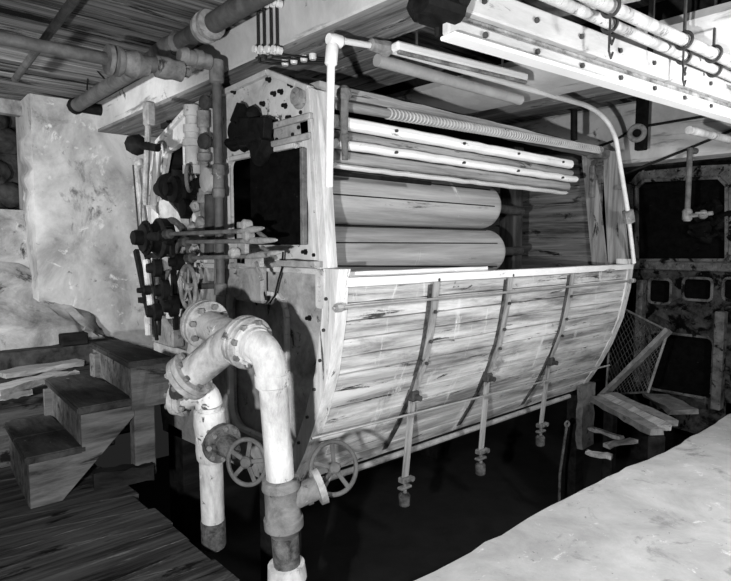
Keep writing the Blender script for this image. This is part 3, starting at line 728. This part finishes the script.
# vertical pipe at right
vp = thing('upright_pipe', 'slender upright pipe with a small valve in front of the second machine', 'pipe', P(691, 218, X=6.1))
a, b_ = P(691, 126, X=6.1), P(691, 216, X=6.1)
MB().tube([(6.1, a.y, CZ-.6+.03), (6.1, a.y, b_.z)], .026, 12).cyl((6.1, a.y, CZ-.6), (6.27, a.y, CZ-.58), .03, 10).build('drop', 'grey', vp)
MB().lathe((6.1, a.y, b_.z+.05), (0, 0, -1), [(-.02, .03), (0, .045), (.08, .045), (.1, .03)], 12).cyl((6.1, a.y, b_.z), (6.1, a.y-.22, b_.z+.02), .02, 10).blob((6.1, a.y-.14, b_.z+.01), .045, jit=.05).build('valve', 'flange', vp)
c = V((6.08, a.y-.16, b_.z+.02)); MB().cyl(c, c+V((-.1, 0, 0)), .012, 8).bar(c+V((-.1, -.05, .0)), c+V((-.1, .05, .0)), .02, .02).build('valve_handle', 'flange', vp)
tag(MB().tube([P(574, 110, X=5.0), P(574, 140, X=5.0)], .03, 10).build('ceiling_stub', 'black'), 'short dark pipe stub hanging above the right end of the machine top', 'pipe')

# ================================================================== SECOND MACHINE
X2 = 7.3
sm = thing('washing_machine', 'second dark washing machine at the right edge behind the wire guard', 'machine', (X2, 1.8, -1.1))
q = lambda x, y: (lambda p: (p.y, p.z))(P(x, y, X=X2))
out = [q(628, 185), q(640, 172), q(700, 166), q(742, 164), q(790, 180), q(790, 268), q(628, 268)]
inn = [q(638, 188), q(646, 181), q(720, 178), q(728, 186), q(728, 260), q(638, 260)]
MB().plate(out, [inn], X2-.03, X2+.03).build('end_plate', 'machine2rim', sm)
mb = MB(); loop(mb, inn, .035, .05, X2-.04); mb.build('end_rib', 'machine2rim', sm)
lo_ = [q(634, 268), q(790, 268), q(790, 430), q(720, 440), q(650, 420), q(634, 390)]
slots = [rrect(*sorted((q(672, 290)[0], q(650, 290)[0])), *sorted((q(660, 303)[1], q(660, 279)[1])), .05), rrect(*sorted((q(713, 290)[0], q(684, 290)[0])), *sorted((q(700, 300)[1], q(700, 278)[1])), .05), rrect(*sorted((q(745, 290)[0], q(724, 290)[0])), *sorted((q(730, 300)[1], q(730, 278)[1])), .05), rrect(*sorted((q(714, 360)[0], q(650, 360)[0])), *sorted((q(690, 395)[1], q(690, 335)[1])), .08)]
MB().plate(lo_, slots, X2-.03, X2+.03).build('lower_plate', 'machine2', sm)
for sl in slots:
    mb = MB(); loop(mb, sl, .03, .03, X2-.03); mb.build('slot_rim', 'machine2rim', sm)
mb = MB()
mb.box((X2-.1, q(634, 266)[0], q(700, 268)[1]-.03), (X2, q(760, 268)[0], q(700, 262)[1]), .01)
mb.build('rib', 'machine2rim', sm)
mb = MB()
for k in range(12):
    u, v_ = q(642+k*9, 266); mb.cyl((X2-.12, u, v_), (X2-.08, u, v_), .02, 6)
for k in range(8):
    u, v_ = q(645+k*11, 172-k*.5); mb.cyl((X2-.06, u, v_), (X2-.02, u, v_), .018, 6)
mb.build('plate_bolt', 'machine2rim', sm, split=True)
MB().box((X2+.1, q(628, 0)[0], -1.0), (X2+1.5, q(800, 0)[0], 2.3), 0).build('tub_body', 'panel', sm)
MB().box((X2-.03, q(640, 0)[0]-.1, -1.1), (X2+.1, q(640, 0)[0]-.3, -.2), 0).box((X2-.03, q(780, 0)[0]+.3, -1.1), (X2+.1, q(780, 0)[0]+.1, -.2), 0).build('leg', 'dark', sm, split=True)
mb = MB()
for i in range(26):
    u, v_ = q(random.uniform(695, 735), random.uniform(205, 245)); mb.cyl((X2-.04+random.uniform(-.05, .05), u-random.uniform(.02, .12), v_), (X2-.0, u+random.uniform(.02, .12), v_+random.uniform(-.1, .1)), random.uniform(.015, .05), 10)
mb.build('gear_cluster', 'black', sm)
mb = MB()
u, v_ = q(645, 300); mb.box((X2-.16, u-.03, v_-1.0), (X2-.03, u+.05, v_+.25), .01)
u, v_ = q(722, 355); mb.box((X2-.16, u-.05, v_-.6), (X2-.03, u+.05, v_+.5), .01)
mb.build('frame_leg', 'machine2rim', sm, split=True)

# ================================================================== WIRE GUARD, PLATFORM, DEBRIS (pit, right)
gx = 6.3
g = [P(612, 303, X=gx), P(668, 331, X=gx-.35), P(648, 392, X=gx-.5), P(606, 395, X=gx-.1)]
wg = thing('wire_guard', 'leaning diamond mesh wire guard between the two machines', 'guard', g[3])
mb = MB(); nn = 12
bl = lambda u, v_: (g[0].lerp(g[1], u)).lerp(g[3].lerp(g[2], u), v_)
for k in range(-nn, nn):
    for sg in (1, -1):
        u0, v0 = k/nn, 0; pts = []
        for s in range(25):
            u = k/nn + s/24 if sg > 0 else (k+nn)/nn - s/24; v_ = s/24
            if 0 <= u <= 1: pts.append(bl(u, v_))
        if len(pts) > 1: mb.tube([pts[0], pts[-1]], .0045, 4)
mb.build('wire_mesh', 'iron', wg)
MB().tube(g+[g[0]], .014, 8).build('mesh_frame', 'grey', wg)
a, b_ = P(596, 402, X=gx-.55), P(669, 330, X=gx-.38)
MB().board(a, b_, .10, .04, (0, -1, .3), .004).build('brace_board', 'grey', wg)
# short timber platform
zp = .10
pts = [P(592, 400, Z=zp), P(615, 394, Z=zp), P(675, 421, Z=zp), P(653, 435, Z=zp)]
pf = thing('timber_platform', 'low platform of three worn boards in the pit beside the wire guard', 'platform', pts[0])
for k in range(3):
    t0_, t1_ = (k+.5)/3, (k+.5)/3
    a = pts[0].lerp(pts[1], t0_); b_ = pts[3].lerp(pts[2], t1_)
    MB().board(a, b_, (pts[1]-pts[0]).length/3*.9, .05, jit=.008).build('board', 'grey' if k != 1 else 'oldwood', pf)
cc = (pts[2]+pts[3])/2; ca = (pts[0]+pts[1])/2
MB().box(cc+V((-.2, -.05, -.04))-V((0, 0, 1.1)), cc+V((-.1, .05, -.03)), .01).box(ca+V((.1, -.05, -.04))-V((0, 0, 1.1)), ca+V((.2, .05, -.03)), .01).build('post', 'dark', pf, split=True)
c = P(673, 425, Z=.05)
a, b_ = P(655, 395, Z=-.05), P(685, 412, Z=-.05)
tag(MB().board(a, b_, .28, .04, jit=.02, n=4).build('scrap_sheet', 'grey'), 'pale scrap sheet lying behind the timber platform', 'sheet')
zq = -.25
for i, (x0, y0, x1, y1, lab) in enumerate(((590, 428, 622, 438, 'broken board lying below the front of the timber platform'), (606, 446, 634, 440, 'short pale splinter of wood below the timber platform'), (586, 452, 612, 457, 'lowest scrap of wood in the dark pit near the walkway'))):
    tag(MB().board(P(x0, y0, Z=zq), P(x1, y1, Z=zq), .07, .03, jit=.012, n=5).build('scrap_wood', 'oldwood'), lab, 'wood')
c0 = P(567, 424, Y=2.75); c1 = P(560, 472, Y=2.75)
hr = thing('eye_rod', 'rusty rod with an eye at its top standing under the right end of the tub', 'rod', c1)
MB().tube([c0, c1, V((c1.x, c1.y, -1.1))], .013, 8).build('shank', 'rust', hr)
MB().torus(c0, (-.3, -1, 0), .025, .01, 16, 6).build('eye', 'grey', hr)

# ================================================================== DRIVE END: gears, levers, valve column
dx = 1.85
gd = thing('gear_drive', 'black gear housing with shaft and pulley bolted at the left of the machine end', 'gearbox', (dx, 4.9, .4))
hc = P(152, 238, X=dx)
MB().lathe(hc+V((.15, 0, 0)), (-1, 0, 0), [(0, .12), (.02, .16), (.1, .16), (.12, .12), (.2, .10), (.22, .06), (.3, .055)], 22).build('housing', 'black', gd)
a = P(127, 237, X=dx-.12)
MB().cyl(V((dx-.05, a.y, a.z)), V((dx-.05, hc.y-.5, a.z)), .035, 14).cyl(V((dx-.05, a.y-.03, a.z)), V((dx-.05, a.y-.12, a.z)), .06, 14).build('shaft', 'black', gd)
mb = MB()
for k in range(22):
    t = 2*math.pi*k/22; c = V((dx-.05, hc.y+.0, hc.z)); e = V((0, math.cos(t), math.sin(t)))
    mb.bar(c+e*.10, c+e*.135, .05, .018, (1, 0, 0), .002)
mb.lathe(hc+V((-.02, 0, 0)), (-1, 0, 0), [(0, .11), (.06, .11)], 26)
mb.build('gear', 'black', gd)
pc = P(172, 262, X=1.98)
mb = MB().torus(pc, (1, 0, 0), .33, .028, 40, 8)
for k in range(6):
    t = math.pi*k/3+.2; e = V((0, math.cos(t), math.sin(t))); mb.bar(pc+e*.05, pc+e*.32, .04, .02, (1, 0, 0))
mb.lathe(pc+V((.05, 0, 0)), (-1, 0, 0), [(0, .07), (.1, .07)], 14)
mb.build('pulley', 'iron', gd)
mb = MB()
for px, py, r_ in ((160, 268, .07), (168, 290, .08), (150, 290, .04), (177, 306, .08), (160, 312, .07), (172, 236, .07), (183, 262, .06)):
    p = P(px, py, X=dx); mb.lathe(p, (-1, .15, 0), [(0, r_), (.05, r_), (.06, r_*.6), (.1, r_*.5)], 16)
mb.build('pinion', 'black', gd, split=True)
MB().box(P(152, 342, X=1.95), P(184, 317, X=2.05), .01).build('base_block', 'grey', gd)
mb = MB()
for (x0, y0, x1, y1, w_) in ((136, 250, 152, 330, .05), (146, 245, 158, 340, .04), (163, 240, 160, 335, .04), (172, 245, 176, 330, .03), (140, 300, 180, 305, .05), (146, 255, 180, 258, .04)):
    mb.bar(P(x0, y0, X=1.95), P(x1, y1, X=1.95), w_, .04, (1, 0, 0))
mb.build('bracket_frame', 'black', gd, split=True)
mb = MB()
for (x0, y0, x1, y1) in ((146, 260, 151, 305), (148, 315, 149, 335), (170, 300, 170, 318), (166, 258, 168, 270)):
    mb.cyl(P(x0, y0, X=1.9), P(x1, y1, X=1.9), .03, 10)
mb.build('spindle', 'creamold', gd, split=True)
# bracket plate on end frame behind the housing
MB().plate([(lambda p: (p.y, p.z))(P(x, y, X=2.03)) for x, y in ((150, 206), (172, 199), (186, 215), (188, 232), (172, 232), (166, 216), (158, 209))], [], 1.98, 2.05).build('bracket_plate', 'creamold', gd)
mb = MB(); c = P(182, 190, X=1.95)
mb.cyl(P(160, 189, X=1.97), P(203, 186, X=1.97), .06, 14).cyl(P(166, 180, X=1.97), P(182, 183, X=1.97), .045, 12)
mb.lathe(c, (-1, 0, 0), [(-.05, .13), (.03, .14), (.04, .10), (.08, .10), (.09, .05), (.13, .05)], 20)
mb.lathe(P(172, 187, X=1.95), (0, 1, 0), [(0, .11), (.05, .11), (.06, .08), (.12, .08)], 18)
mb.bar(P(182, 198, X=1.98), P(188, 214, X=1.98), .12, .08, (1, 0, 0)).bar(P(176, 176, X=1.98), P(196, 180, X=1.98), .1, .08, (1, 0, 0))
mb.lathe(P(188, 208, X=1.95), (-1, 0, 0), [(0, .07), (.05, .07), (.06, .04)], 14)
mb.build('clutch', 'black', gd)
mb = MB(); c = P(247, 132, X=1.98)
mb.lathe(c+V((.1, .12, .02)), (-1, 0, 0), [(0, .10), (.08, .10), (.1, .06), (.14, .06)], 18).lathe(c+V((.1, -.08, -.10)), (-1, 0, 0), [(0, .12), (.06, .12), (.08, .08)], 18)
mb.cyl(P(228, 143, X=1.97), P(262, 137, X=1.97), .03, 10).bar(P(237, 112, X=1.99), P(262, 150, X=1.99), .14, .06, (1, 0, 0)).bar(P(240, 128, X=1.97), P(268, 128, X=1.97), .12, .06, (1, 0, 0))
for i in range(8): mb.blob(c+V((.02, random.uniform(-.15, .2), random.uniform(-.12, .12))), .05, (1, 1, 1), .15)
mb.build('chain_tensioner', 'black', wm)
# handwheel by the levers
c = P(188, 287, X=1.80)
hw = thing('handwheel_valve', 'grey spoked handwheel on a stem below the shift levers', 'valve', c)
wheel(MB(), c, (-1, .1, 0), .150, .015, 5, .03).build('handwheel', 'flange', hw)
MB().cyl(c, c+V((.28, 0, 0)), .022, 10).build('stem', 'iron', hw)
# three long shift levers with worn wooden handles
lvx = 1.74
for k, (x0, y0, x1, y1, x2, y2, lab) in enumerate(((168, 234, 243, 231, 264, 228, 'uppermost of the three long shift levers crossing the machine end'), (184, 242, 246, 241, 277, 240, 'middle one of the three long shift levers crossing the machine end'), (190, 258, 252, 256, 281, 252, 'lowest of the three long shift levers, hung just above the dangling cords'))):
    X_ = lvx + .02*k
    a, b_, c = P(x0, y0, X=X_), P(x1, y1, X=X_), P(x2, y2, X=X_)
    lv_ = thing('shift_lever', lab, 'lever', a, 'shift levers')
    MB().tube([a, b_], .014, 8).build('rod', 'grey', lv_)
    dd = (c-b_).normalized(); L = (c-b_).length + .05
    st_ = b_ - dd*.05
    MB().lathe(st_, dd, [(0, .013), (.04, .017), (L*.55, .021), (L-.02, .011), (L, .005)], 12).build('handle', 'flange', lv_)
    MB().lathe(a, (a-b_).normalized(), [(-.05, .02), (-.04, .035), (.03, .035), (.04, .02)], 10).build('end_joint', 'iron', lv_)
lb_ = thing('lever_bracket', 'cast bracket with round bosses that carries the three shift levers', 'bracket', P(243, 262, X=1.9))
MB().bar(P(243, 222, X=1.80), P(243, 264, X=1.80), .10, .03, (1, 0, 0)).bar(P(236, 262, X=1.80), P(262, 262, X=1.80), .06, .03, (1, 0, 0)).box(V((1.80, P(250, 262, X=1.9).y-.05, P(250, 262, X=1.9).z-.04)), V((XN+.01, P(250, 262, X=1.9).y+.09, P(250, 262, X=1.9).z+.0)), .01).build('plate', 'flange', lb_)
mb = MB()
for px, py in ((244, 225), (246, 236), (232, 253)): mb.lathe(P(px, py, X=1.73), (-1, 0, 0), [(-.04, .03), (0, .034), (.015, .02)], 14)
mb.build('boss', 'flange', lb_, split=True)
mb = MB()
for pts in (((258, 232), (268, 240)), ((262, 247), (276, 258)), ((256, 262), (262, 280))):
    mb.tube([P(x, y, X=1.78) for x, y in pts], .012, 6)
mb.build('link', 'grey', lb_, split=True)
mb = MB().lathe(P(240, 285, X=2.03), (-1, 0, 0), [(0, .08), (.05, .08), (.06, .04)], 16); mb.box(P(234, 300, X=2.0), P(268, 266, X=2.05), .02)
mb.build('gusset', 'creamold', wm)
# tall levers and rods at the far left
def rod(x0, y0, x1, y1, X_, r_, mt, nm, lab, cat, knob=None):
    a, b_ = P(x0, y0, X=X_), P(x1, y1, X=X_)
    t = thing(nm, lab, cat, b_); MB().tube([a, b_], r_, 10).build('shaft', mt, t); return t, a, b_
t, a, b_ = rod(137, 170, 146, 235, 1.84, .030, 'flange', 'brake_lever', 'stout hooked lever standing left of the gear housing', 'lever')
MB().tube([a, a+V((0, -.02, .05)), a+V((0, -.08, .06)), a+V((0, -.10, .02))], .028, 10).build('hook', 'flange', t)
t, a, b_ = rod(149, 110, 145, 205, 1.86, .024, 'flange', 'control_rod', 'pale upright rod with a square top behind the black knob', 'rod')
MB().box(a+V((-.035, -.05, -.12)), a+V((.035, .05, .06)), .012).build('top_joint', 'flange', t)
p = P(138, 145, X=1.80); q_ = P(158, 148, X=1.86)
MB().lathe(p, (q_-p), [(-.09, .03), (-.07, .075), (.0, .085), (.03, .06), (.05, .03), ((q_-p).length, .03)], 8).build('knob', 'black', t)
t, a, b_ = rod(158, 150, 153, 205, 1.95, .03, 'cream', 'control_rod', 'white painted bar along the rear edge of the end frame', 'rod')
t, a, b_ = rod(133, 165, 140, 250, 1.78, .006, 'cable', 'cord', 'thin slack black cord against the plaster wall', 'cord')
# steam valve column (white cylinders)
vc = thing('valve_column', 'white painted column of stacked steam valves on the machine end', 'valve', P(193, 195, X=2.0))
c = P(191, 105, X=1.97); e = P(192, 180, X=1.97); H = c.z-e.z
MB().lathe((1.97, c.y, c.z), (0, 0, -1), [(0, .03), (.005, .055), (.08, .055), (.085, .042), (.14, .042), (.145, .06), (.2, .06), (.205, .05), (H*.45, .05), (H*.46, .065), (H*.55, .065), (H*.56, .05), (H*.8, .05), (H*.81, .07), (H*.92, .07), (H*.93, .04), (H, .04)], 16).build('column', 'cream', vc)
c = P(203, 110, X=1.99); 
MB().lathe((1.99, c.y, c.z), (0, 0, -1), [(0, .02), (.01, .045), (.12, .045), (.13, .03), (.3, .034), (.31, .05), (.36, .05), (.37, .03), (.55, .03), (.56, .055), (.66, .055), (.67, .02)], 14).build('side_tube', 'flange', vc)
p = P(207, 142, X=1.96); MB().lathe(p, (-1, -.3, 0), [(-.08, .03), (0, .03), (.01, .055), (.04, .055), (.05, .02)], 12).build('cock', 'iron', vc)
p = P(208, 103, X=1.96); MB().lathe(p, (-1, -.3, 0), [(-.08, .03), (0, .03), (.01, .05), (.04, .05), (.05, .02)], 12).build('top_cock', 'iron', vc)
p = P(189, 178, X=1.88); wheel(MB(), p, (-.8, .6, 0), .09, .014, 3, .02).build('small_handwheel', 'grey', vc)
p = P(209, 180, X=1.93); MB().lathe(p+V((.05, 0, 0)), (-1, 0, 0), [(0, .05), (.05, .085), (.08, .085), (.09, .05)], 16).build('drain_flange', 'cream', vc)
lc = thing('lower_valve_stack', 'pair of slim upright tubes below the white valve column', 'valve', P(205, 235, X=2.0))
MB().tube([P(211, 195, X=1.99), P(211, 255, X=1.99)], .045, 12).build('tube', 'iron', lc)
MB().tube([P(203, 190, X=1.97), P(203, 255, X=1.97)], .02, 8).tube([P(216, 238, X=1.97), P(216, 285, X=1.97)], .014, 8).build('thin_tube', 'grey', lc, split=True)
mb = MB()
for px, py in ((196, 206), (201, 222), (202, 230), (193, 228), (195, 250)): mb.blob(P(px, py, X=1.95), .04, (1, 1, 1.2), .2)
mb.build('cock', 'flange', lc, split=True)

# ================================================================== WOODEN STEPS
ys = 3.80
ws = thing('wooden_steps', 'worn wooden steps of three treads leading up toward the machine end', 'steps', (1.1, 4.1, 0))
c1 = P(28, 457, Y=ys); c2 = P(80, 407, Y=ys); c3 = P(131, 362, Y=ys)
e3 = P(169, 360, Y=ys).x
zs_ = [c1.z, c2.z, c3.z]; xs_ = [c1.x, c2.x, c3.x, e3+.0]
yb = P(7, 421, Z=c1.z).y
xend = P(80, 453, Y=ys).x
for k in range(3):
    x1 = xs_[k+1]+.03; z_ = zs_[k]
    f_ = V((xs_[k], ys-.015, z_)); bk = P((7, 47, 82)[k], (421, 378, 338)[k], Z=z_); bk.y = max(bk.y, ys+.3)
    if k == 2: bk.y = min(bk.y, yb+.12)
    nseg = 2
    for j in range(nseg):
        o = MB(); t0, t1 = j/nseg, (j+.985)/nseg; lo_, hi_ = [], []
        for t, xx in ((t0, None), (t1, None)):
            q_ = f_.lerp(bk, t); lo_.append((q_, x1+random.uniform(-.01, .01)))
        q0, q1 = lo_[0][0], lo_[1][0]
        cs = [(q0.x-.02, q0.y), (lo_[0][1], q0.y), (lo_[1][1], q1.y), (q1.x-.02, q1.y)]
        vb = [o.b.verts.new((*c, z_-.045)) for c in cs]; vt = [o.b.verts.new((*c, z_+random.uniform(-.004, .004))) for c in cs]
        o.b.faces.new(vt); o.b.faces.new(vb[::-1])
        for i in range(4): o.b.faces.new((vb[i], vb[(i+1) % 4], vt[(i+1) % 4], vt[i]))
        bmesh.ops.bevel(o.b, geom=list(o.b.edges), offset=.008, segments=2, affect='EDGES')
        o.build('tread', 'tread', ws)
    z0 = zs_[k-1] if k else .0; h_ = z_-.045-z0
    MB().board((f_.x+.015, ys+.03, z0+h_/2), (bk.x+.012, bk.y-.02, z0+h_/2), .03, h_, jit=.002, n=5).build('riser', 'stair', ws, smooth=False)
# side: diagonal stringer with step boards
zt3 = zs_[2]-.045
st0 = P(60, 500, Y=ys).x
poly = [(xs_[0], .0), (P(62, 502, Y=ys).x, .0), (P(134, 415, Y=ys).x, P(134, 415, Y=ys).z), (xs_[2]+.0, zs_[1]-.05), (xs_[1], zs_[1]-.05), (xs_[1], zs_[0]-.045), (xs_[0], zs_[0]-.045)]
MB().plate(poly, [], ys-.01, ys+.03, lambda u, v_, w: V((u, w, v_))).build('stringer', 'stair', ws)
MB().plate(poly, [], yb-.05, yb-.01, lambda u, v_, w: V((u, w, v_))).build('stringer', 'stair', ws)
zc2 = P(140, 410, Y=ys).z
MB().board((xs_[2]-.01, ys+.0, (zt3+zc2)/2+.08), (e3+.02, ys, (zt3+zc2)/2+.08), .04, (zt3-zc2)*.52, jit=.004).board((xs_[2]-.01, ys-.005, zc2+.085), (e3+.02, ys-.005, zc2+.085), .04, (zt3-zc2)*.46, jit=.004).build('top_side_board', 'stair', ws, smooth=False)
px0, px1 = P(135, 440, Y=ys).x, P(156, 440, Y=ys).x
MB().box((px0, ys, 0.0), (px1, ys+.09, zc2+.02), .008).box((px0, yb-.1, 0.0), (px1, yb, zt3-.02), .008).build('post', 'stair', ws, split=True)
a, b_ = P(100, 498, Y=ys-.06), P(150, 488, Y=ys-.06)
tag(MB().board((P(92, 500, Y=ys+.1).x, ys+.06, .05), (P(152, 490, Y=ys).x, ys-.02, .05), .10, .10, jit=.012, n=8).build('floor_timber', 'dark'), 'rough dark timber lying on the floor along the foot of the steps', 'timber')
# debris by the wall
for i, (x0, y0, x1, y1, w_, lab) in enumerate(((0, 375, 78, 362, .22, 'pale plank on the floor nearest the foot of the plaster wall'), (-8, 392, 62, 374, .16, 'long grey plank lying crosswise between the pale plank and the broken board'), (-8, 398, 30, 391, .10, 'broken dark-edged board on the floor nearest the back of the lowest step'), (50, 379, 78, 374, .07, 'short board end on the floor just behind the middle step'))):
    z_ = .43 + .055*(i % 2)
    tag(MB().board(P(x0, y0, Z=z_), P(x1, y1, Z=z_), w_, .05, jit=.012, n=7).build('loose_plank', 'oldwood'), lab, 'plank')
c = P(75, 360, Y=6.06); mb = MB().box((c.x-.12, 6.02, .585), (c.x+.12, 6.14, .70), .01)
tag(mb.build('wood_block', 'dark'), 'small dark block beside the top step at the wall foot', 'block')

# ================================================================== LIGHT
def point(name, loc, power, size):
    L = bpy.data.lights.new(name, 'POINT'); L.energy = power; L.shadow_soft_size = size
    o = bpy.data.objects.new(name, L); C.objects.link(o); o.location = loc
point('flash_left', V((0, 0, 1.27)) - rt*.6 - fh*.05, 430, .04)
point('walkway_lamp', V((3.7, -.1, 2.0)), 150, .15)
L = bpy.data.lights.new('wall_lamp', 'SPOT'); L.energy = 370; L.shadow_soft_size = .1; L.spot_size = math.radians(105); L.spot_blend = .5
o = bpy.data.objects.new('wall_lamp', L); C.objects.link(o); o.location = (-.9, 3.9, 1.7)
o.rotation_euler = (V((1.2, 6.6, 1.6))-o.location).to_track_quat('-Z', 'Y').to_euler()
w = bpy.data.worlds.new('world'); sc.world = w; w.use_nodes = True
w.node_tree.nodes['Background'].inputs[0].default_value = (.5, .5, .5, 1); w.node_tree.nodes['Background'].inputs[1].default_value = .02
sc.view_settings.view_transform = 'Standard'; sc.view_settings.look = 'None'; sc.view_settings.gamma = 1; sc.view_settings.use_curve_mapping = False
sc.view_settings.exposure = .6
